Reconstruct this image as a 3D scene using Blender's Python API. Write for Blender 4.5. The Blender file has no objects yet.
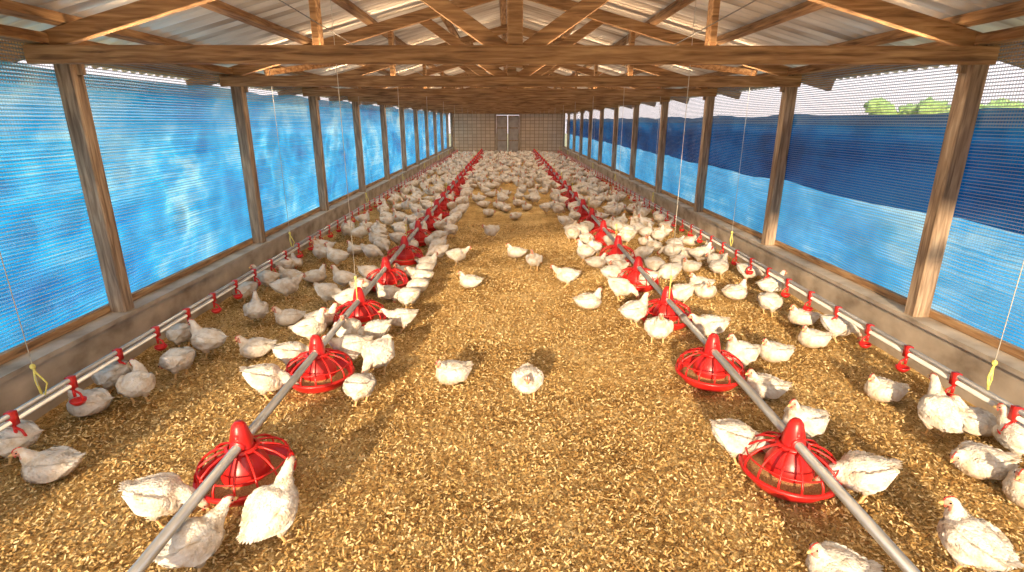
import bpy, math, random
import numpy as np
from mathutils import Vector, Matrix, noise
random.seed(11); np.random.seed(11)
H=1.6
scene=bpy.context.scene
try:
    scene.view_settings.view_transform='Standard'
    scene.view_settings.exposure=0.0
except Exception as e: print(e)

# ---------------------------------------------------------------- materials
def newmat(name):
    m=bpy.data.materials.new(name); m.use_nodes=True
    nt=m.node_tree; b=nt.nodes['Principled BSDF']
    return m,nt,b
def nd(nt,t,**kw):
    n=nt.nodes.new(t)
    for k,v in kw.items():
        if k in n.inputs: n.inputs[k].default_value=v
        else: setattr(n,k,v)
    return n
def ramp(nt,stops):
    r=nt.nodes.new('ShaderNodeValToRGB'); e=r.color_ramp.elements
    while len(e)<len(stops): e.new(0.5)
    for i,(p,c) in enumerate(stops):
        e[i].position=p; e[i].color=(*c,1)
    return r
def coords(nt,scale=(1,1,1)):
    tc=nd(nt,'ShaderNodeTexCoord'); mp=nd(nt,'ShaderNodeMapping'); mp.inputs['Scale'].default_value=scale
    nt.links.new(tc.outputs['Object'],mp.inputs['Vector']); return mp.outputs['Vector']
def noisemat(name,stops,scale=5,detail=5,rough=.7,map_scale=(1,1,1),bump=.3,bdist=.005,metal=0,dist=0.0,spec=.5):
    m,nt,b=newmat(name); v=coords(nt,map_scale)
    n=nd(nt,'ShaderNodeTexNoise',Scale=scale,Detail=detail,Distortion=dist); nt.links.new(v,n.inputs['Vector'])
    r=ramp(nt,stops); nt.links.new(n.outputs['Fac'],r.inputs['Fac']); nt.links.new(r.outputs['Color'],b.inputs['Base Color'])
    b.inputs['Roughness'].default_value=rough; b.inputs['Metallic'].default_value=metal
    b.inputs['Specular IOR Level'].default_value=spec
    if bump>0:
        bp=nd(nt,'ShaderNodeBump',Strength=bump,Distance=bdist); nt.links.new(n.outputs['Fac'],bp.inputs['Height']); nt.links.new(bp.outputs['Normal'],b.inputs['Normal'])
    return m
wood=[(.30,(.16,.078,.030)),(.5,(.37,.205,.09)),(.72,(.58,.37,.18))]
postw=[(.30,(.14,.09,.055)),(.5,(.30,.205,.13)),(.72,(.50,.38,.26))]
M_woodx=noisemat('truss_timber',wood,3,8,.7,(1.2,14,14),.4,.004,0,.6)
M_woody=noisemat('purlin_timber',wood,3,8,.7,(14,1.2,14),.4,.004,0,.6)
M_woodz=noisemat('post_timber',postw,3,8,.8,(14,14,1.2),.4,.004,0,.6)
M_conc=noisemat('concrete',[(.3,(.24,.19,.14)),(.5,(.44,.37,.29)),(.75,(.60,.52,.42))],4,10,.9,(1,1,1.5),.5,.01)
M_red=noisemat('red_plastic',[(.3,(.50,.012,.012)),(.7,(.72,.025,.02))],6,3,.35,bump=.03)
M_steel=noisemat('galvanised_pipe',[(.3,(.36,.36,.36)),(.7,(.58,.57,.55))],20,6,.38,(3,.4,3),.05,.001,.85)
M_pvc=noisemat('pvc_pipe',[(.3,(.50,.47,.43)),(.7,(.70,.67,.62))],8,6,.5,bump=.05)
M_feed=noisemat('feed_mash',[(.3,(.20,.10,.04)),(.7,(.50,.31,.13))],150,3,.9,bump=.8)
M_cord=noisemat('cord',[(.3,(.5,.48,.42)),(.7,(.7,.67,.6))],40,2,.8,bump=0)
M_wire=noisemat('wire',[(.3,(.25,.24,.22)),(.7,(.4,.38,.35))],40,2,.5,bump=0)
M_yel=noisemat('yellow_rope',[(.3,(.62,.55,.10)),(.7,(.80,.75,.25))],90,2,.8,bump=.5)
M_door=noisemat('door_panel',[(.3,(.30,.27,.24)),(.7,(.46,.42,.38))],4,6,.6,bump=.1)
M_gable=noisemat('gable_boards',[(.3,(.20,.11,.05)),(.7,(.42,.26,.13))],3,6,.8,(10,10,1),.3)
M_grass=noisemat('grass_ground',[(.3,(.16,.17,.07)),(.7,(.36,.30,.16))],1.5,8,.95,bump=.4)
M_leaf=noisemat('foliage',[(.3,(.12,.22,.05)),(.7,(.34,.48,.18))],9,6,.8,bump=.6,bdist=.05)
M_bark=noisemat('bark',[(.3,(.08,.05,.03)),(.7,(.2,.14,.09))],8,6,.9,(4,4,1),.5)

# roof: weathered corrugated sheet that lets a little daylight through
m,nt,b=newmat('corrugated_roof_sheet'); M_roof=m
v=coords(nt,(.5,3,1)); n=nd(nt,'ShaderNodeTexNoise',Scale=2.0,Detail=8); nt.links.new(v,n.inputs['Vector'])
r=ramp(nt,[(.3,(.30,.23,.17)),(.5,(.60,.52,.43)),(.72,(.86,.80,.71))]); nt.links.new(n.outputs['Fac'],r.inputs['Fac'])
nt.links.new(r.outputs['Color'],b.inputs['Base Color']); b.inputs['Roughness'].default_value=.36; b.inputs['Metallic'].default_value=.7
tr=nd(nt,'ShaderNodeBsdfTranslucent'); r2=ramp(nt,[(.35,(.55,.38,.24)),(.6,(1,.82,.60))]); nt.links.new(n.outputs['Fac'],r2.inputs['Fac']); nt.links.new(r2.outputs['Color'],tr.inputs['Color'])
mx=nd(nt,'ShaderNodeMixShader',Fac=.08)
nt.links.new(b.outputs[0],mx.inputs[1]); nt.links.new(tr.outputs[0],mx.inputs[2]); nt.links.new(mx.outputs[0],nt.nodes['Material Output'].inputs['Surface'])

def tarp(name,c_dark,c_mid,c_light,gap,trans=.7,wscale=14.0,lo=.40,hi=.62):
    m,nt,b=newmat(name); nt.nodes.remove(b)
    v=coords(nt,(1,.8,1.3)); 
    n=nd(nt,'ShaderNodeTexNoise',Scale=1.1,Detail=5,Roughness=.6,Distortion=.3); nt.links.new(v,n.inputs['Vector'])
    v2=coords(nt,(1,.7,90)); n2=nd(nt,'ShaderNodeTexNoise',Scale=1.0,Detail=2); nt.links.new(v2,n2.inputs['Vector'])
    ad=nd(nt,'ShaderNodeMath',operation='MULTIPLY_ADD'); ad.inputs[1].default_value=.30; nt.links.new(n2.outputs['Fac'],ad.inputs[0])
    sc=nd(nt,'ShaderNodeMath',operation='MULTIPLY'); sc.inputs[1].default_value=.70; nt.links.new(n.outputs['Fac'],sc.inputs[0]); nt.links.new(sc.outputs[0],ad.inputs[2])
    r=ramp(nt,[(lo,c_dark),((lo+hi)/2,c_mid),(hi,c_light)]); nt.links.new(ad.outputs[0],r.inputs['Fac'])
    df=nd(nt,'ShaderNodeBsdfDiffuse'); tl=nd(nt,'ShaderNodeBsdfTranslucent')
    nt.links.new(r.outputs['Color'],df.inputs['Color']); nt.links.new(r.outputs['Color'],tl.inputs['Color'])
    mx=nd(nt,'ShaderNodeMixShader',Fac=trans); nt.links.new(df.outputs[0],mx.inputs[1]); nt.links.new(tl.outputs[0],mx.inputs[2])
    w=nd(nt,'ShaderNodeTexWave',wave_type='BANDS',bands_direction='Z',Scale=wscale,Distortion=.25); w.inputs['Detail Scale'].default_value=3
    nt.links.new(coords(nt),w.inputs['Vector'])
    gr=ramp(nt,[(.70,(0,0,0)),(.97,(gap,gap,gap))]); nt.links.new(w.outputs['Fac'],gr.inputs['Fac'])
    tp=nd(nt,'ShaderNodeBsdfTransparent'); m2=nd(nt,'ShaderNodeMixShader')
    nt.links.new(gr.outputs['Color'],m2.inputs[0]); nt.links.new(mx.outputs[0],m2.inputs[1]); nt.links.new(tp.outputs[0],m2.inputs[2])
    nt.links.new(m2.outputs[0],nt.nodes['Material Output'].inputs['Surface'])
    return m
M_tarpL=tarp('blue_woven_tarp',(.01,.20,.58),(.02,.44,.90),(.50,.84,1.0),.30,.8,14.0,.38,.66)  # pale patches paint the sun's glow through the cloth into the colour
M_tarpR=tarp('light_blue_woven_tarp',(.01,.27,.62),(.06,.46,.86),(.50,.80,.95),.30,.8,14.0,.38,.66)  # pale streaks paint sunlit cloth into the colour
M_tarpD=tarp('dark_blue_tarp',(.0,.045,.14),(.0,.095,.25),(.01,.17,.37),.05,.75)

def net(name,col,w0,amax,yw):
    m,nt,b=newmat(name)
    b.inputs['Base Color'].default_value=(*col,1); b.inputs['Roughness'].default_value=.6
    tp=nd(nt,'ShaderNodeBsdfTransparent'); m2=nd(nt,'ShaderNodeMixShader')
    vv=coords(nt)
    w1=nd(nt,'ShaderNodeTexWave',wave_type='BANDS',bands_direction='Z',Scale=16.0); w2=nd(nt,'ShaderNodeTexWave',wave_type='BANDS',bands_direction='Y',Scale=16.0)
    nt.links.new(vv,w1.inputs['Vector']); nt.links.new(vv,w2.inputs['Vector'])
    sc_=nd(nt,'ShaderNodeMath',operation='MULTIPLY'); sc_.inputs[1].default_value=yw; nt.links.new(w2.outputs['Fac'],sc_.inputs[0])
    mxm=nd(nt,'ShaderNodeMath',operation='MAXIMUM'); nt.links.new(w1.outputs['Fac'],mxm.inputs[0]); nt.links.new(sc_.outputs[0],mxm.inputs[1])
    gt=ramp(nt,[(w0,(0,0,0)),(.97,(amax,)*3)]); nt.links.new(mxm.outputs[0],gt.inputs['Fac'])
    nt.links.new(gt.outputs['Color'],m2.inputs[0]); nt.links.new(tp.outputs[0],m2.inputs[1]); nt.links.new(b.outputs[0],m2.inputs[2])
    nt.links.new(m2.outputs[0],nt.nodes['Material Output'].inputs['Surface'])
    return m
M_net=net('wire_netting',(.36,.44,.52),.80,.60,.90)
M_shade=net('shade_net',(.40,.44,.54),.35,.85,.70)

# litter floor
m,nt,b=newmat('rice_husk_litter'); M_floor=m
v=coords(nt)
nA=nd(nt,'ShaderNodeTexNoise',Scale=50.0,Detail=8,Roughness=.75,Distortion=1.2); nt.links.new(v,nA.inputs['Vector'])
nB=nd(nt,'ShaderNodeTexNoise',Scale=1.6,Detail=6,Roughness=.65); nt.links.new(v,nB.inputs['Vector'])
nC=nd(nt,'ShaderNodeTexNoise',Scale=13.0,Detail=5,Roughness=.65); nt.links.new(v,nC.inputs['Vector'])
vo=nd(nt,'ShaderNodeTexVoronoi',Scale=95.0); nt.links.new(v,vo.inputs['Vector'])
r=ramp(nt,[(.28,(.16,.078,.022)),(.42,(.45,.265,.085)),(.54,(.74,.50,.20)),(.70,(.95,.76,.41))])
add=nd(nt,'ShaderNodeMath',operation='MULTIPLY_ADD'); add.inputs[1].default_value=.60; add.inputs[2].default_value=-.46
nt.links.new(nB.outputs['Fac'],add.inputs[0]); ad3=nd(nt,'ShaderNodeMath',operation='MULTIPLY_ADD'); ad3.inputs[1].default_value=.32
nt.links.new(nC.outputs['Fac'],ad3.inputs[0]); nt.links.new(add.outputs[0],ad3.inputs[2])
ad2=nd(nt,'ShaderNodeMath',operation='ADD'); nt.links.new(ad3.outputs[0],ad2.inputs[0]); nt.links.new(nA.outputs['Fac'],ad2.inputs[1])
nt.links.new(ad2.outputs[0],r.inputs['Fac']); nt.links.new(r.outputs['Color'],b.inputs['Base Color']); b.inputs['Roughness'].default_value=.9; b.inputs['Specular IOR Level'].default_value=.15
bp=nd(nt,'ShaderNodeBump',Strength=1.0,Distance=.02); nt.links.new(nA.outputs['Fac'],bp.inputs['Height'])
bp2=nd(nt,'ShaderNodeBump',Strength=.5,Distance=.006); nt.links.new(vo.outputs['Distance'],bp2.inputs['Height']); nt.links.new(bp.outputs['Normal'],bp2.inputs['Normal'])
nt.links.new(bp2.outputs['Normal'],b.inputs['Normal'])
m,nt,b=newmat('husk_flake'); M_husk=m
g=nd(nt,'ShaderNodeNewGeometry'); r=ramp(nt,[(.0,(.18,.088,.026)),(.3,(.44,.265,.085)),(.65,(.71,.48,.19)),(1,(.92,.74,.41))])
nt.links.new(g.outputs['Random Per Island'],r.inputs['Fac']); nt.links.new(r.outputs['Color'],b.inputs['Base Color']); b.inputs['Roughness'].default_value=.75; b.inputs['Specular IOR Level'].default_value=.2

# chicken materials
m,nt,b=newmat('white_feathers'); M_fea=m
v=coords(nt); n=nd(nt,'ShaderNodeTexNoise',Scale=16.0,Detail=6); nt.links.new(v,n.inputs['Vector'])
r=ramp(nt,[(.28,(.50,.38,.24)),(.42,(.68,.59,.48)),(.56,(.77,.73,.67))]); nt.links.new(n.outputs['Fac'],r.inputs['Fac'])
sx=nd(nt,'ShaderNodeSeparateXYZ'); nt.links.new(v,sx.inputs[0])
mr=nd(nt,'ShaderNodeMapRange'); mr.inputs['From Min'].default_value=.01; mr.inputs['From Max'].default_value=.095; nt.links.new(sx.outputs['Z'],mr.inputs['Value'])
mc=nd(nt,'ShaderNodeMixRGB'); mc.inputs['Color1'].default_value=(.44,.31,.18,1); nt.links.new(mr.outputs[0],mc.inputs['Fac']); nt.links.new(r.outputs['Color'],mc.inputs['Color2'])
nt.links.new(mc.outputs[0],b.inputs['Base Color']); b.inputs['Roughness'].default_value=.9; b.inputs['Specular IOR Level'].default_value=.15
n3=nd(nt,'ShaderNodeTexNoise',Scale=110.0,Detail=4); nt.links.new(v,n3.inputs['Vector'])
bp=nd(nt,'ShaderNodeBump',Strength=.8,Distance=.006); nt.links.new(n3.outputs['Fac'],bp.inputs['Height']); nt.links.new(bp.outputs['Normal'],b.inputs['Normal'])
M_face=noisemat('chicken_face_skin',[(.3,(.60,.22,.15)),(.7,(.72,.38,.28))],60,3,.6,bump=.2,bdist=.002)
M_comb=noisemat('chicken_comb',[(.3,(.56,.04,.03)),(.7,(.66,.09,.06))],60,3,.5,bump=.1,bdist=.002)
M_beak=noisemat('chicken_beak',[(.3,(.62,.38,.12)),(.7,(.78,.55,.25))],60,3,.45,bump=.05,bdist=.001)
M_leg=noisemat('chicken_leg_skin',[(.3,(.62,.36,.12)),(.7,(.80,.55,.28))],120,3,.6,bump=.2,bdist=.001)
M_eye=noisemat('chicken_eye',[(.3,(.01,.006,.004)),(.7,(.02,.012,.01))],60,1,.15,bump=0)
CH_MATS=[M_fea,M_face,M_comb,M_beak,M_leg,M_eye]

# ---------------------------------------------------------------- mesh builder
class MB:
    def __init__(s): s.v=[];s.f=[];s.m=[]
    def add(s,vs,fs,mi=0):
        o=len(s.v); s.v+= [tuple(a) for a in vs]; s.f+=[tuple(i+o for i in f) for f in fs]; s.m+=[mi]*len(fs)
    def box(s,c,size,mi=0):
        x,y,z=[a/2 for a in size]; c=Vector(c)
        vs=[c+Vector((i*x,j*y,k*z)) for i in(-1,1) for j in(-1,1) for k in(-1,1)]
        s.add(vs,[(0,1,3,2),(4,6,7,5),(0,4,5,1),(2,3,7,6),(0,2,6,4),(1,5,7,3)],mi)
    def beam(s,p0,p1,w,h,up=(0,0,1),mi=0):
        p0=Vector(p0);p1=Vector(p1);t=(p1-p0).normalized();up=Vector(up)
        side=t.cross(up)
        if side.length<1e-4: side=t.cross(Vector((0,1,0)))
        side.normalize(); u=side.cross(t).normalized()
        vs=[]; c=min(w,h)*.08
        for p in(p0,p1):
            for a,b_ in((-w/2+c,-h/2),(w/2-c,-h/2),(w/2,-h/2+c),(w/2,h/2-c),(w/2-c,h/2),(-w/2+c,h/2),(-w/2,h/2-c),(-w/2,-h/2+c)):
                vs.append(p+side*a+u*b_)
        fs=[(i,(i+1)%8,(i+1)%8+8,i+8) for i in range(8)]+[tuple(range(7,-1,-1)),tuple(range(8,16))]
        s.add(vs,fs,mi)
    def loft(s,pts,ws,hs,n=12,mi=0,ref=(0,1,0)):
        P=[Vector(p) for p in pts]; ref=Vector(ref); vs=[]
        for i,p in enumerate(P):
            t=(P[min(i+1,len(P)-1)]-P[max(i-1,0)]).normalized()
            sd=ref-t*ref.dot(t)
            if sd.length<1e-3: sd=Vector((1,0,0))-t*t.x
            sd.normalize(); u=t.cross(sd)
            for k in range(n):
                a=2*math.pi*k/n; vs.append(p+sd*ws[i]*math.cos(a)+u*hs[i]*math.sin(a))
        fs=[]
        for i in range(len(P)-1):
            for k in range(n):
                k2=(k+1)%n; fs.append((i*n+k,i*n+k2,(i+1)*n+k2,(i+1)*n+k))
        fs.append(tuple(range(n-1,-1,-1))); L=(len(P)-1)*n; fs.append(tuple(range(L,L+n)))
        s.add(vs,fs,mi)
    def tube(s,pts,r,n=8,mi=0,ref=(0,1,0)):
        s.loft(pts,[r]*len(pts),[r]*len(pts),n,mi,ref)
    def lathe(s,prof,c=(0,0,0),n=32,mi=0):
        c=Vector(c); vs=[];fs=[]
        for r,z in prof:
            for k in range(n):
                a=2*math.pi*k/n; vs.append(c+Vector((max(r,1e-4)*math.cos(a),max(r,1e-4)*math.sin(a),z)))
        for i in range(len(prof)-1):
            for k in range(n):
                k2=(k+1)%n; fs.append((i*n+k,i*n+k2,(i+1)*n+k2,(i+1)*n+k))
        s.add(vs,fs,mi)
    def ell(s,c,r,n=12,m=8,mi=0,R=None):
        c=Vector(c); vs=[];fs=[]
        for i in range(m+1):
            th=math.pi*i/m
            for k in range(n):
                a=2*math.pi*k/n; p=Vector((r[0]*math.cos(th),r[1]*math.sin(th)*math.cos(a)+0,r[2]*math.sin(th)*math.sin(a)))
                if i in(0,m): p=Vector((r[0]*math.cos(th),1e-5*math.cos(a),1e-5*math.sin(a)))
                if R: p=R@p
                vs.append(c+p)
        for i in range(m):
            for k in range(n):
                k2=(k+1)%n; fs.append((i*n+k,(i+1)*n+k,(i+1)*n+k2,i*n+k2))
        s.add(vs,fs,mi)
    def mesh(s,name,mats,smooth=False):
        me=bpy.data.meshes.new(name); me.from_pydata(s.v,[],s.f)
        for mt in mats: me.materials.append(mt)
        me.polygons.foreach_set('material_index',s.m)
        me.polygons.foreach_set('use_smooth',[smooth]*len(s.f)); me.update(); return me
    def obj(s,name,mats,smooth=False,parent=None):
        o=bpy.data.objects.new(name,s.mesh(name,mats,smooth)); scene.collection.objects.link(o)
        if parent: o.parent=parent
        return o
def npmesh(name,co,loops,starts,mi,mats,smooth=True):
    me=bpy.data.meshes.new(name)
    me.vertices.add(len(co)); me.vertices.foreach_set('co',np.asarray(co,dtype=np.float32).ravel())
    me.loops.add(len(loops)); me.loops.foreach_set('vertex_index',np.asarray(loops,dtype=np.int32))
    me.polygons.add(len(starts)); me.polygons.foreach_set('loop_start',np.asarray(starts,dtype=np.int32))
    for mt in mats: me.materials.append(mt)
    me.polygons.foreach_set('material_index',np.asarray(mi,dtype=np.int32))
    me.polygons.foreach_set('use_smooth',np.full(len(starts),smooth))
    me.update(calc_edges=True); me.validate(); return me

# ---------------------------------------------------------------- shell
XW=2.70; Y0=-1.35; Y1=27.65; CURB=.32; TZ=1.965
POSTS=[-.95+2.2*i for i in range(14)]
nx,ny=80,420; X=np.linspace(-XW-.02,XW+.02,nx); Y=np.linspace(Y0-1.5,Y1+.1,ny)
co=[(x,y,.012*noise.noise(Vector((x*2.2,y*2.2,0)))+.006*noise.noise(Vector((x*8,y*8,3)))-.008) for y in Y for x in X]
mb=MB(); mb.v=co; mb.f=[(j*nx+i,j*nx+i+1,(j+1)*nx+i+1,(j+1)*nx+i) for j in range(ny-1) for i in range(nx-1)]; mb.m=[0]*len(mb.f)
mb.obj('floor',[M_floor],True)
mb=MB(); mb.box((0,15,-.12),(120,120,.1)); mb.obj('ground',[M_grass])
Nf=210000
yy=1.1+7.5*np.random.rand(Nf)**1.7; xx=(np.random.rand(Nf)*2-1)*2.66
an=np.random.rand(Nf)*math.pi*2; L=.0034+.0075*np.random.rand(Nf)**1.5; W=.0013+.0020*np.random.rand(Nf)
L*=1+.06*yy; W*=1+.08*yy
dx=np.cos(an);dy=np.sin(an); t1=(np.random.rand(Nf)-.5)*1.2; t2=(np.random.rand(Nf)-.5)*1.2
zz=.003+.006*np.random.rand(Nf)
V=np.zeros((Nf,4,3))
for k,(a,b_) in enumerate(((-1,-1),(1,-1),(1,1),(-1,1))):
    V[:,k,0]=xx+a*L*dx-b_*W*dy; V[:,k,1]=yy+a*L*dy+b_*W*dx; V[:,k,2]=zz+a*L*t1+b_*W*t2
me=npmesh('husk_litter',V.reshape(-1,3),np.arange(Nf*4),np.arange(0,Nf*4,4),np.zeros(Nf),[M_husk],False)
scene.collection.objects.link(bpy.data.objects.new('husk_litter',me))

for sgn,nm,dy_ in((-1,'left',.15),(1,'right',0.0)):
    mb=MB(); mb.box((sgn*(XW+.09),(Y0+Y1)/2,CURB/2-.03),(.18,Y1-Y0,CURB+.06))
    mb.box((sgn*(XW+.085),(Y0+Y1)/2,CURB-.012),(.21,Y1-Y0,.03))
    mb.obj('wall_'+nm,[M_conc])
    for y in POSTS:
        y=min(y+dy_,Y1-.08)
        mb=MB(); mb.beam((sgn*(XW+.06),y,CURB+.004),(sgn*(XW+.06),y,2.03),.11,.10,(0,1,0)); 
        mb.beam((sgn*(XW-.005),y,1.87),(sgn*(XW-.005),y,2.03),.06,.03,(0,1,0))
        mb.obj('wall_post',[M_woodz])
    mb=MB(); mb.beam((sgn*(XW+.06),Y0,2.055),(sgn*(XW+.06),Y1,2.055),.11,.06); mb.obj('trim_eave_'+nm,[M_woody])
    mb=MB(); mb.beam((sgn*(XW+.13),Y0,CURB+.03),(sgn*(XW+.13),Y1,CURB+.03),.04,.05); mb.obj('trim_sill_'+nm,[M_woody])
    mb=MB(); x=sgn*(XW+.125); mb.add([(x,Y0,CURB+.055),(x,Y1,CURB+.055),(x,Y1,2.04),(x,Y0,2.04)],[(0,1,2,3)]); mb.obj('wire_netting',[M_net])
    mb=MB(); x=sgn*(XW+.14); zb=1.80 if sgn<0 else 1.56; mb.add([(x,Y0,zb),(x,Y1,zb),(x,Y1,2.07),(x,Y0,2.07)],[(0,1,2,3)]); mb.obj('shade_net',[M_shade])
def curtain(name,x,z0,z1f,mat,seed,amp,sag):
    ys=np.arange(Y0,Y1+.001,.05); nz=38; vs=[];fs=[]
    for y in ys:
        ph=((y-POSTS[0])%2.2)/2.2
        z1=z1f-sag*math.sin(math.pi*ph)+.018*noise.noise(Vector((y*1.4,seed,0)))
        zb=z0 if z0<.5 else z0-.03*math.sin(math.pi*ph)+.03*noise.noise(Vector((y*1.1,seed+5,0)))
        for k in range(nz):
            z=zb+(z1-zb)*k/(nz-1)
            w=math.sin(math.pi*ph)**.5 if 0<ph<1 else 0
            d=amp*w*(1.3*noise.noise(Vector((y*1.5,z*1.5+y*.5,seed)))+.6*noise.noise(Vector((y*5-z*2,z*4,seed+9))))+amp*.18*noise.noise(Vector((y*9,z*14,seed+2)))
            vs.append((x+d,y,z))
    for j in range(len(ys)-1):
        for k in range(nz-1): fs.append((j*nz+k,(j+1)*nz+k,(j+1)*nz+k+1,j*nz+k+1))
    mb=MB(); mb.v=vs;mb.f=fs;mb.m=[0]*len(fs); mb.obj(name,[mat],True)
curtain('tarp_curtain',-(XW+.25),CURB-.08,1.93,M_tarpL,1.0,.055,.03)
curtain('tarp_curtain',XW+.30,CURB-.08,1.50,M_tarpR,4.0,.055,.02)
curtain('tarp_valance',XW+.20,.99,1.67,M_tarpD,7.0,.03,.03)

# back wall with grid and door
m,nt,b=newmat('block_wall'); M_block=m
v=coords(nt); mp=nd(nt,'ShaderNodeMapping'); mp.inputs['Rotation'].default_value=(math.pi/2,0,0); nt.links.new(v,mp.inputs['Vector'])
bk=nd(nt,'ShaderNodeTexBrick',Scale=1.0); bk.offset=0; bk.inputs['Brick Width'].default_value=.22; bk.inputs['Row Height'].default_value=.16; bk.inputs['Mortar Size'].default_value=.012
bk.inputs['Color1'].default_value=(.52,.42,.31,1); bk.inputs['Color2'].default_value=(.62,.51,.38,1); bk.inputs['Mortar'].default_value=(.28,.20,.14,1)
nt.links.new(mp.outputs[0],bk.inputs['Vector']); nt.links.new(bk.outputs['Color'],b.inputs['Base Color']); b.inputs['Roughness'].default_value=.9
DXC=.0
mb=MB()
mb.box(((-2.80+DXC-.62)/2,Y1+.1,1.0),(2.80+DXC-.62,.14,2.06)); mb.box(((2.80+DXC+.62)/2,Y1+.1,1.0),(2.80-DXC-.62,.14,2.06)); mb.box((DXC,Y1+.1,1.97),(1.24,.14,.12))
mb.obj('wall_back',[M_block])
mb=MB()
mb.add([(-2.9,Y1+.05,2.01),(2.9,Y1+.05,2.01),(0,Y1+.05,2.80)],[(0,1,2)]); mb.add([(-2.9,Y1+.12,2.01),(2.9,Y1+.12,2.01),(0,Y1+.12,2.80)],[(2,1,0)]); mb.obj('wall_back_gable',[M_gable])
root=bpy.data.objects.new('door_1',None); scene.collection.objects.link(root); root.location=(DXC,0,0)
mb=MB(); 
for x in(-.59,.59): mb.box((x,Y1+.05,.96),(.06,.1,1.92))
mb.box((0,Y1+.05,1.89),(1.24,.1,.06)); mb.obj('frame',[M_woodz],parent=root)
for x in(-.285,.285):
    mb=MB(); mb.box((x,Y1+.07,.93),(.54,.03,1.82)); 
    for z in(.08,.65,1.25,1.8): mb.box((x,Y1+.045,z),(.52,.03,.05),1)
    for a in(-.245,.245): mb.box((x+a,Y1+.045,.93),(.04,.03,1.8),1)
    mb.box((x*.18,Y1+.02,.95),(.02,.03,.12),1)
    mb.obj('leaf',[M_door,M_woodz],parent=root)

# trusses
XR=XW+.12; ZE=2.02; SL=.27; ridge=ZE+SL*XR
def rz(x): return ZE+SL*(XR-abs(x))
for i,y in enumerate(POSTS):
    mb=MB()
    mb.beam((-XR,y-.055,TZ),(XR,y-.055,TZ),.045,.10)
    for s in(-1,1):
        mb.beam((s*(XR+.35),y,rz(XR+.35)+.0),(0,y,ridge),.05,.10)
        mb.beam((s*1.17,y+.045,TZ-.04),(s*1.17,y+.045,rz(1.17)),.04,.09,(0,1,0))
        mb.beam((s*.03,y+.03,TZ+.01),(s*.86,y+.03,rz(.86)-.02),.04,.09,(0,0,1))
    mb.beam((0,y+.0,TZ-.06),(0,y+.0,ridge),.09,.10,(0,1,0))
    mb.obj('roof_truss',[M_woodx])
for s in(-1,1):
    for x in(.09,.72,1.35,1.98,2.62,3.1):
        mb=MB(); mb.beam((s*x,Y0,rz(x)+.082),(s*x,Y1+.1,rz(x)+.082),.07,.055,(s*SL,0,1)); mb.obj('roof_purlin',[M_woody])
for i in range(1,len(POSTS)-1,2):
    for s in(-1,1):
        mb=MB(); mb.beam((s*2.45,POSTS[i]+.1,rz(2.45)-.07),(s*.5,POSTS[i+1]-.1,rz(.5)-.07),.03,.06); mb.obj('roof_brace',[M_woodx])
per=.115; ys=np.arange(Y0-.1,Y1+.3,per/8)
vs=[];fs=[]; xs=[-3.35,-2.2,-1.1,0,1.1,2.2,3.35]
for y in ys:
    dz=.019*math.cos(2*math.pi*y/per)
    for x in xs: vs.append((x,y,rz(x)+.135+dz))
nX=len(xs)
for j in range(len(ys)-1):
    for k in range(nX-1): fs.append((j*nX+k,j*nX+k+1,(j+1)*nX+k+1,(j+1)*nX+k))
mb=MB(); mb.v=vs;mb.f=fs;mb.m=[0]*len(fs); mb.obj('ceiling',[M_roof],True)

# added fill lights hidden behind the tie beams, shining down and up
M_bat=noisemat('fill_batten',[(.3,(.6,.58,.55)),(.7,(.75,.73,.7))],5,2,.5,bump=0)  # holder invented for the added fill lights
for i,y in enumerate(POSTS[:-1]):
    root=bpy.data.objects.new('fill_strip',None); scene.collection.objects.link(root); root.location=(0,y-.005,TZ-.005)
    mb=MB()
    for s in(-1,1): mb.box((s*1.35,0,.010),(2.2,.05,.012))
    mb.obj('added_batten',[M_bat],parent=root)
    for s in(-1,1):
        for up in(0,1):
            ld=bpy.data.lights.new('fill_area','AREA'); ld.shape='RECTANGLE'; ld.size=2.2; ld.size_y=.045; ld.energy=9 if up else (10.5 if i<4 else 15.5); ld.color=(1,.72,.45) if up else (1,.79,.56)
            lo_=bpy.data.objects.new('fill_area',ld); scene.collection.objects.link(lo_); lo_.parent=root; lo_.location=(s*1.35,0,.020 if up else 0)
            if up: lo_.rotation_euler=(math.pi,0,0)

# ---------------------------------------------------------------- feed lines
PX=1.237; PZ=.225
FY=[2.10+1.0*i for i in range(-1,25)]
fb=MB()
fb.lathe([(0,.012),(.13,.010),(.165,.018),(.185,.045),(.197,.070),(.205,.074),(.208,.068),(.214,.072),(.212,.084),(.200,.088),(.190,.080),(.178,.055),(.160,.032),(.10,.028),(0,.028)],n=40)
fb.lathe([(.172,.048),(.13,.060),(.09,.075),(.06,.09)],n=40,mi=1)
fb.lathe([(.100,.048),(.106,.085),(.100,.120),(.082,.155),(.062,.185),(.050,.205),(.046,.255),(.038,.285),(.030,.315),(.018,.330),(0,.332)],n=28)
fb.lathe([(.058,.198),(.072,.194),(.074,.208),(.060,.214)],n=28)
for k in range(14):
    a=2*math.pi*k/14; c,s_=math.cos(a),math.sin(a)
    fb.tube([(c*r_,s_*r_,z) for r_,z in((.203,.080),(.200,.115),(.182,.150),(.146,.178),(.105,.196),(.065,.206))],.0052,6,0,(-s_,c,0))
ring=[(.188*math.cos(2*math.pi*k/40),.188*math.sin(2*math.pi*k/40),.142) for k in range(41)]
fb.tube(ring,.0042,6,0,(0,0,1))
fb.loft([(0,-.05,PZ),(0,-.045,PZ),(0,.045,PZ),(0,.05,PZ)],[.028,.034,.034,.028],[.028,.034,.034,.028],14,0,(1,0,0))
fb.box((0,0,.262),(.022,.085,.05))
feeder=fb.mesh('pan_feeder',[M_red,M_feed],True)
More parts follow.
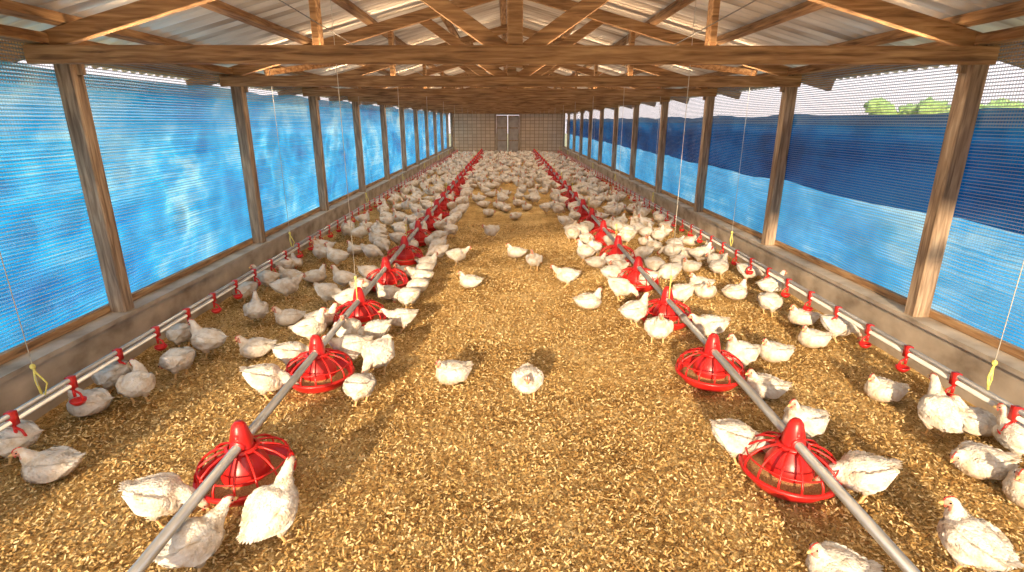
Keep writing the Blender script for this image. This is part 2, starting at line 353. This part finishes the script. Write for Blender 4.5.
for s in(-1,1):
    mb=MB(); mb.tube([(s*PX,Y0+.3,PZ),(s*PX,Y1-.7,PZ)],.021,20,0,(1,0,0))
    for y in np.arange(.6,26,3.05): mb.tube([(s*PX,y-.04,PZ),(s*PX,y+.04,PZ)],.025,20,0,(1,0,0))
    mb.obj('feed_line_pipe',[M_steel],True)
    for y in FY:
        o=bpy.data.objects.new('pan_feeder',feeder); scene.collection.objects.link(o); o.location=(s*PX,y,0)
    for y in np.arange(4.05,26,2.2):
        mb=MB(); mb.tube([(s*PX,y,PZ+.02),(s*PX,y,PZ+.2)],.005,6,1); mb.tube([(s*PX,y,PZ+.2),(s*PX,y,rz(PX)+.06)],.0022,6,0)
        mb.ell((s*PX,y,PZ+.2),(.012,.012,.014),8,6,1); mb.obj('hanging_cord',[M_cord,M_yel],True)
    mb=MB(); pts=[(s*1.05,Y0+.2+i*1.1,2.09-.03*math.sin(i*math.pi/2)) for i in range(26)]
    mb.tube(pts,.003,6,0,(1,0,0)); mb.obj('winch_cable',[M_wire],True)
# drinker lines
DX=2.40; DZ=.235
for s in(-1,1):
    mb=MB(); mb.tube([(s*DX,Y0+.3,DZ),(s*DX,Y1-.8,DZ)],.013,12,0,(1,0,0)); mb.tube([(s*DX,Y0+.3,DZ+.035),(s*DX,Y1-.8,DZ+.035)],.013,12,1,(1,0,0))
    y=1.18; i=0
    while y<26.5:
        mb.box((s*DX,y,DZ+.015),(.034,.036,.07),2)
        x=s*DX
        mb.tube([(x,y,DZ-.02),(x,y,DZ-.05),(x,y,DZ-.07)],.008,10,2,(1,0,0))
        mb.tube([(x,y,DZ-.03),(x-s*.03,y,DZ-.05),(x-s*.042,y,DZ-.08),(x-s*.03,y,DZ-.105)],.006,8,2)
        mb.lathe([(0,-.012),(.024,-.010),(.036,.006),(.040,.018),(.036,.018),(.030,.006),(0,-.004)],(x-s*.012,y,DZ-.105),16,2)
        y+=.365; i+=1
    mb.obj('nipple_drinker_line',[M_pvc,M_steel,M_red],True)
    for y in np.arange(2.45,26,3.3):
        mb=MB(); x=s*DX; mb.tube([(x,y,DZ+.06),(x,y,rz(DX)+.06)],.0022,6,0)
        mb.tube([(x+.006,y,DZ+.05),(x-.008,y+.004,DZ+.12),(x+.004,y,DZ+.2)],.006,6,1); mb.tube([(x,y,DZ+.18),(x+.03,y+.02,DZ+.10),(x+.012,y+.01,DZ+.04)],.004,6,1)
        mb.ell((x,y,DZ+.2),(.013,.013,.016),8,6,1); mb.obj('hanging_cord',[M_cord,M_yel],True)

# ---------------------------------------------------------------- chickens
def smooth_tab(pts,k=3):
    P=[np.array(p,float) for p in pts]; out=[]
    for i in range(len(P)-1):
        p0=P[max(i-1,0)];p1=P[i];p2=P[i+1];p3=P[min(i+2,len(P)-1)]
        for j in range(k):
            t=j/k; out.append(.5*((2*p1)+(-p0+p2)*t+(2*p0-5*p1+4*p2-p3)*t*t+(-p0+3*p1-3*p2+p3)*t**3))
    out.append(P[-1]); return out
def make_chicken(pose,voxel,nfeath,seed,lod=0):
    rnd=random.Random(seed)
    sit=pose.startswith('sit')
    bz=.142 if not sit else .076
    pitch={'stand':.16,'turn':.14,'eat':-.20,'sit':.08,'sitlow':.02,'walk':.02,'tall':.55}[pose]
    if pose=='tall': bz=.156
    def B(x,z,y=0):
        c,s=math.cos(pitch),math.sin(pitch); return Vector((x*c-z*s,y,bz+x*s+z*c))
    body=[(-.132,.036,.013,.008),(-.122,.032,.028,.018),(-.100,.020,.048,.037),(-.070,.009,.068,.056),(-.032,.002,.083,.071),(.005,-.002,.090,.077),(.040,-.002,.086,.077),(.070,.002,.071,.067),(.092,.010,.048,.049),(.104,.016,.022,.024)]
    tb=smooth_tab(body,2)
    mb=MB(); flat=.92 if sit else 1
    mb.loft([B(t[0],t[1]) for t in tb],[t[2]*(1.10 if sit else 1) for t in tb],[t[3]*flat for t in tb],20)
    neck={'stand':[(.060,0,.022,.053),(.086,0,.048,.041),(.098,0,.072,.030),(.106,0,.094,.023),(.114,0,.109,.019)],
          'turn':[(.058,0,.022,.053),(.082,.004,.046,.041),(.092,.010,.070,.030),(.096,.018,.090,.023),(.098,.026,.103,.019)],
          'tall':[(.066,0,.010,.051),(.100,0,.024,.039),(.128,0,.039,.029),(.152,0,.054,.023),(.167,0,.063,.019)],
          'eat':[(.066,0,.008,.053),(.102,0,.010,.039),(.134,0,.001,.029),(.160,0,-.017,.023),(.175,0,-.032,.019)],
          'walk':[(.066,0,.016,.053),(.098,0,.033,.039),(.122,0,.049,.029),(.141,0,.064,.023),(.152,0,.075,.019)],
          'sit':[(.058,0,.016,.053),(.080,0,.041,.041),(.090,.004,.062,.031),(.098,.006,.079,.024),(.106,.008,.092,.019)],
          'sitlow':[(.062,0,.010,.053),(.092,.004,.019,.041),(.111,.010,.026,.031),(.124,.018,.028,.024),(.131,.024,.029,.019)]}[pose]
    tn=smooth_tab(neck,2); mb.loft([B(t[0],t[2],t[1]) for t in tn],[t[3] for t in tn],[t[3] for t in tn],14)
    hd={'stand':Vector((1,.1,-.15)),'turn':Vector((.35,.95,-.15)),'tall':Vector((1,.2,.0)),'eat':Vector((.55,.05,-.85)),'walk':Vector((1,-.1,-.2)),'sit':Vector((.85,.5,-.15)),'sitlow':Vector((.7,.6,-.35))}[pose].normalized()
    e=neck[-1]; hc=B(e[0],e[2],e[1])+hd*.010+Vector((0,0,.005))
    upv=Vector((0,0,1)); sd=upv.cross(hd).normalized(); u=hd.cross(sd).normalized()
    R=Matrix((hd,sd,u)).transposed()
    mb.ell(hc,(.026,.019,.0205),14,10,0,R)
    mb.ell(hc+hd*.016-u*.004,(.017,.0125,.0125),12,8,0,R)
    for s in(-1,1):
        if not sit:
            mb.loft([B(-.01,-.02,s*.042),B(-.012,-.048,s*.046),(-.008,s*.044,.070),(-.012,s*.042,.050)],[.036,.031,.020,.010],[.044,.036,.023,.010],12)
        w=[(.068,.020,.058,.007,.018),(.050,.016,.075,.013,.036),(.015,.010,.086,.019,.046),(-.028,.012,.083,.018,.042),(-.068,.018,.065,.014,.032),(-.102,.026,.046,.009,.019),(-.126,.031,.028,.006,.009)]
        tw=smooth_tab(w,2); mb.loft([B(t[0],t[1],s*t[2]) for t in tw],[t[3] for t in tw],[t[4] for t in tw],12)
    ob=mb.obj('tmp',[]); md=ob.modifiers.new('r','REMESH'); md.mode='VOXEL'; md.voxel_size=voxel
    ms=ob.modifiers.new('s','SMOOTH'); ms.iterations=2; ms.factor=.5
    dg=bpy.context.evaluated_depsgraph_get(); dg.update()
    me=bpy.data.meshes.new_from_object(ob.evaluated_get(dg)); me0=ob.data
    bpy.data.objects.remove(ob); bpy.data.meshes.remove(me0)
    out=MB(); vs=[v.co.copy() for v in me.vertices]
    for p_,v_ in zip(me.vertices,range(len(vs))):
        dn=.0060*noise.noise(vs[v_]*30+Vector((seed,0,0)))+.0028*noise.noise(vs[v_]*85)
        if (vs[v_]-hc).length>.035: vs[v_]=vs[v_]+p_.normal*dn
    if sit: vs=[Vector((p.x,p.y,max(p.z,.003))) for p in vs]
    for p in me.polygons:
        c=p.center-hc; fx=c.dot(hd); 
        mi=1 if (c.length<.042 and fx>.002 and c.dot(u)<.013) else 0
        out.f.append(tuple(p.vertices)); out.m.append(mi)
    out.v=[tuple(v) for v in vs]
    tris=[(p.center.copy(),p.normal.copy(),p.area) for p in me.polygons]
    cum=np.cumsum([t[2] for t in tris]); tot=cum[-1]
    neckbase=B(neck[1][0],neck[1][2]); bodyback=(B(-1,.05)-B(0,0)).normalized()
    n0=B(neck[0][0],neck[0][2]); neckdir=(n0-hc).normalized()
    for _ in range(nfeath):
        c,nn,_a=tris[int(np.searchsorted(cum,rnd.random()*tot))%len(tris)]
        if (c-hc).length<.032: continue
        if c.z<(.055 if not sit else .012): continue
        k=max(0,min(1,(c-neckbase).dot((hc-neckbase).normalized())/.05+.3)) if (c-hc).length<.09 else 0
        d=(bodyback*(1-k)+neckdir*k+Vector((0,0,-.25*(1-k)))+Vector((rnd.uniform(-.3,.3),rnd.uniform(-.3,.3),rnd.uniform(-.3,.3)))); d=d-nn*d.dot(nn)
        if d.length<.1: continue
        d.normalize(); sdv=nn.cross(d); Lf=rnd.uniform(.014,.027)*(1-.5*k)*(1.6 if lod else 1); Wf=Lf*rnd.uniform(.24,.36)
        lift=rnd.uniform(.001,.005)
        p0=c-d*Lf*.4-nn*.001; p1=c+nn*.0018; p2=c+d*Lf*.45+nn*(lift*.8); p3=c+d*Lf*.70+nn*lift
        out.add([p0,p1+sdv*Wf-nn*.001,p1+nn*.001,p1-sdv*Wf-nn*.001,p2+sdv*Wf*.8,p2+nn*.001,p2-sdv*Wf*.8,p3],[(0,1,2),(0,2,3),(1,4,5,2),(2,5,6,3),(4,7,5),(5,7,6)],0)
    def blade(a,b_,w,nrm,bend=.004):
        a=Vector(a);b_=Vector(b_); t=(b_-a).normalized(); sdv=nrm.cross(t).normalized(); n_=6; vsx=[];fsx=[]
        for i in range(n_+1):
            q=i/n_; ww=w*(.55+.45*math.sin(math.pi*min(1,q*1.05)))*(1 if q<.85 else max(.15,(1-q)/.15)); c=a.lerp(b_,q)+nrm*bend*math.sin(math.pi*q)
            vsx+= [c-sdv*ww,c+nrm*.0012,c+sdv*ww]
        for i in range(n_):
            o=i*3; fsx+=[(o,o+1,o+4,o+3),(o+1,o+2,o+5,o+4)]
        out.add(vsx,fsx,0)
    for s in(-1,1):
        for i in range(7 if not lod else 4):
            q=i/6
            nrm=Vector((0,s,.25)).normalized()
            blade(B(.040-.03*q,.014-.036*q,s*(.100-.002*q)),B(-.128+.055*q,.028-.048*q,s*(.050+.028*q)),.011,nrm,.012)
    for i in range(7):
        q=(i-3)/3
        blade(B(-.095,.032,q*.016),B(-.158+.012*abs(q),.054-.012*abs(q),q*.038),.009,(Vector((.25,0,1))).normalized(),.004)
    bb=hc+hd*.027-u*.003
    out.loft([bb-hd*.004,bb+hd*.006,bb+hd*.013-u*.002,bb+hd*.018-u*.006],[.0075,.0065,.0042,.0008],[.007,.006,.0038,.0008],10,3,tuple(sd))
    out.loft([bb-hd*.004-u*.006,bb+hd*.006-u*.0075,bb+hd*.012-u*.008],[.006,.005,.001],[.0035,.0028,.0008],8,3,tuple(sd))
    pr=[(.027,.006),(.024,.014),(.019,.017),(.015,.021),(.010,.0195),(.004,.024),(-.002,.020),(-.008,.0225),(-.012,.018),(-.015,.018),(-.016,.012),(0,.010)]
    v1=[hc+hd*a+u*b_+sd*.0022 for a,b_ in pr]; v2=[hc+hd*a+u*b_-sd*.0022 for a,b_ in pr]; n_=len(pr)
    out.add(v1+v2,[tuple(range(n_)),tuple(range(2*n_-1,n_-1,-1))]+[(i,i+n_,(i+1)%n_+n_,(i+1)%n_) for i in range(n_)],2)
    for s in(-1,1):
        out.ell(hc+hd*.021-u*.017+sd*s*.005,(.004,.0028,.006),8,6,2,R)
        out.ell(hc+hd*.010+u*.003+sd*s*.0182,(.0042,.0028,.0042),8,6,5,R)
    if not sit:
        for s in(-1,1):
            fo=.022*s if pose=='walk' else 0
            hk=Vector((-.014,s*.042,.058)); an_=Vector((.004+fo,s*.042,.012))
            out.loft([hk+Vector((.004,0,.012)),hk,hk.lerp(an_,.5),an_,an_-Vector((0,0,.006))],[.0095,.009,.007,.0075,.006],[.0095,.009,.007,.0075,.006],8,4)
            for a in(-.5,0,.5,math.pi):
                Lt=.038 if a<3 else .018; dr=Vector((math.cos(a),math.sin(a),0))
                q0=an_-Vector((0,0,.004)); q1=Vector((an_.x,an_.y,.006))+dr*Lt*.5; q2=Vector((an_.x,an_.y,.003))+dr*Lt
                out.loft([q0,q1,q2],[.005,.0042,.0015],[.005,.004,.0015],6,4,(-dr.y,dr.x,0))
    bpy.data.meshes.remove(me)
    return out
HI={}; LO={}
for i,p in enumerate(['stand','turn','eat','walk','tall','sit','sitlow']):
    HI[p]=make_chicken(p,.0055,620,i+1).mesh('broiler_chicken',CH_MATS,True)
    LO[p]=make_chicken(p,.0115,60,i+21,1)

POS="-1.48,1.87 -1.20,1.61 -0.97,1.76 -2.17,2.16 -2.46,2.30 -2.42,2.74 -2.22,2.86 -2.44,2.98 -2.17,3.19 -2.15,3.51 -2.42,3.66 -1.82,3.51 -2.10,4.16 -1.49,2.92 -1.46,3.27 -0.91,2.83 -1.11,3.38 -0.90,3.26 -1.51,3.74 -1.23,3.72 -1.02,3.70 -0.88,3.98 -0.40,3.11 0.07,2.90 -0.42,5.14 -0.63,6.03 0.25,5.81 0.06,6.36 0.55,5.16 0.67,4.50 1.06,2.27 1.50,1.99 1.47,2.42 1.50,3.27 1.50,2.90 1.80,3.41 1.47,3.75 1.07,3.71 0.98,4.08 2.18,4.31 2.35,4.09 2.20,3.65 2.43,3.76 2.19,2.86 2.21,2.47 2.43,2.50 2.17,2.15 2.44,2.25 2.22,1.93 1.64,1.58 1.13,1.53 -2.44,4.72 -2.10,4.78 -1.66,4.63 -1.41,4.44 -1.16,4.77 -0.90,5.14 -0.92,4.50 1.00,4.75 1.31,5.05 1.52,4.60 1.85,5.05 2.07,4.74 1.02,5.23 0.96,5.89 2.19,5.47 1.97,5.71 -1.83,4.13 -1.54,4.10 2.43,5.32 2.42,4.79 -2.42,5.09 -2.30,5.37 -2.02,5.32 -1.65,5.08 -1.43,5.25 -1.13,5.50 -0.95,5.90"
POS=[tuple(float(q) for q in s.split(',')) for s in POS.split()]
HP="10 eat,60 walk,65 tall,190 sit,180 stand,170 sit,100 turn,150 eat,160 eat,170 stand,150 eat,200 sit,110 stand,10 eat,20 eat,140 eat,200 walk,250 eat,20 stand,270 stand,190 eat,200 walk,215 sit,268 walk,180 sit,10 walk,250 stand,180 sit,170 walk,10 sit,350 eat,165 eat,200 stand,200 stand,170 sit,190 sit,190 walk,260 stand,20 stand,30 eat,180 sit,190 sit,340 eat,180 sit,80 tall,120 sit,170 sitlow,120 stand,180 sit,100 turn,170 sit,160 eat,30 walk,350 eat,20 stand,180 sit,170 walk,150 eat,330 eat,170 eat,200 eat,180 sit,20 sit,10 walk,0 sit,30 stand,200 sit,200 sit,10 sit,340 eat,0 stand,200 stand,180 sit,30 sit,180 stand,10 eat,200 sit,0 sit".split(',')
placed=[]
for (x,y),hp in zip(POS,HP):
    hdg,pose=hp.split(); placed.append((x,y))
    o=bpy.data.objects.new('broiler_chicken',HI[pose]); scene.collection.objects.link(o)
    o.location=(x,y,0); o.rotation_euler=(0,0,math.radians(float(hdg))); sc=random.uniform(.88,.98); o.scale=(sc,sc,sc)
# flock
C=[];Lp=[];S=[];Mi=[];vo=0;lo=0
data={}
for p,mbx in LO.items():
    loops=np.concatenate([np.array(f) for f in mbx.f]); ln=np.array([len(f) for f in mbx.f]); st=np.concatenate([[0],np.cumsum(ln)[:-1]])
    data[p]=(np.array(mbx.v),loops,st,np.array(mbx.m))
cnt=0; tries=0
grid=[(x,y) for x,y in placed]
rn=random.Random(5)
while tries<34000 and cnt<760:
    tries+=1
    x=rn.uniform(-2.45,2.45); y=4.7+rn.random()**.85*22.3
    ax=abs(x)
    dp=abs(ax-PX)
    if dp<.42: d=.9
    elif ax>1.6: d=.55 if y<9 else .85
    else:
        d=.015 if y<7.5 else (.07 if y<10 else (.25 if y<13 else .8))
    if rn.random()>d: continue
    md_=.235 if y<16 else .245
    if any((x-a)**2+(y-b_)**2<md_*md_ for a,b_ in grid): continue
    fy=round((y-2.10))+2.10
    if dp<.30 and (dp**2+(y-fy)**2)<.29**2: continue
    grid.append((x,y)); cnt+=1
    near=dp<.45
    if near and rn.random()<.55:
        pose='eat'; hdg=math.atan2(fy-y,math.copysign(PX,x)-x)
    else:
        pose=rn.choice(['stand','turn','walk','sit','sit','sitlow','sit','stand','eat']); hdg=rn.uniform(0,6.283)
    V,Ls,st,mi=data[pose]; sc=rn.uniform(.88,1.0); c,s_=math.cos(hdg)*sc,math.sin(hdg)*sc
    W_=np.empty_like(V); W_[:,0]=V[:,0]*c-V[:,1]*s_+x; W_[:,1]=V[:,0]*s_+V[:,1]*c+y; W_[:,2]=V[:,2]*sc
    C.append(W_);Lp.append(Ls+vo);S.append(st+lo);Mi.append(mi);vo+=len(V);lo+=len(Ls)
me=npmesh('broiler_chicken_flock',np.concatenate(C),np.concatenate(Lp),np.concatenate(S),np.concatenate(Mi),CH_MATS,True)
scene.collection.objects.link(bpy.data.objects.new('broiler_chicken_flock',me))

# ---------------------------------------------------------------- trees outside
def tree(x,y,h,seed):
    mb=MB(); rr=random.Random(seed)
    mb.loft([(x,y,-.07),(x+.1,y,h*.3),(x,y+.1,h*.6)],[.12,.08,.05],[.12,.08,.05],8,1)
    for i in range(26):
        a=rr.uniform(0,6.28); r=rr.uniform(0,h*.6); c=Vector((x+r*math.cos(a),y+r*math.sin(a),h*rr.uniform(.35,.88)))
        q=h*rr.uniform(.10,.17); o=len(mb.v); mb.ell(c,(q,q,q*.8),20,14,0)
        for k in range(o,len(mb.v)):
            p=Vector(mb.v[k]); d=(p-c); mb.v[k]=tuple(p+d*(.5*noise.noise(p*2.5)+.5*noise.noise(p*8)))
    mb.obj('tree',[M_leaf,M_bark],True)
for i,(x,y,h) in enumerate([(14.5,20.5,2.35),(17.5,21.0,2.3),(19,19.5,2.3),(20.5,23,2.5)]): tree(x,y,h,i)

# ---------------------------------------------------------------- light
w=bpy.data.worlds.new('sky'); scene.world=w; w.use_nodes=True; nt=w.node_tree; bg=nt.nodes['Background']
tc=nd(nt,'ShaderNodeTexCoord'); sx=nd(nt,'ShaderNodeSeparateXYZ'); nt.links.new(tc.outputs['Generated'],sx.inputs[0])
r=ramp(nt,[(.0,(.56,.50,.50)),(.14,(.74,.72,.76)),(.40,(.95,.97,1.0)),(1,(.66,.82,1.0))]); nt.links.new(sx.outputs['Z'],r.inputs['Fac']); nt.links.new(r.outputs['Color'],bg.inputs['Color']); bg.inputs['Strength'].default_value=2.4
sd_=bpy.data.lights.new('sun','SUN'); sd_.energy=8.5; sd_.color=(1,.77,.50); sd_.angle=math.radians(2)
so=bpy.data.objects.new('sun',sd_); scene.collection.objects.link(so)
so.rotation_euler=Vector((.20,.92,-.25)).to_track_quat('-Z','Y').to_euler(); so.location=(-2,-10,5)

cd=bpy.data.cameras.new('camera'); cd.sensor_width=36; cd.lens=538.0/1024*36; cd.clip_start=.02; cd.clip_end=300
co_=bpy.data.objects.new('camera',cd); scene.collection.objects.link(co_)
co_.location=(-.05,0,H); co_.rotation_euler=(math.pi/2-math.radians(17.1),0,-.0093); scene.camera=co_
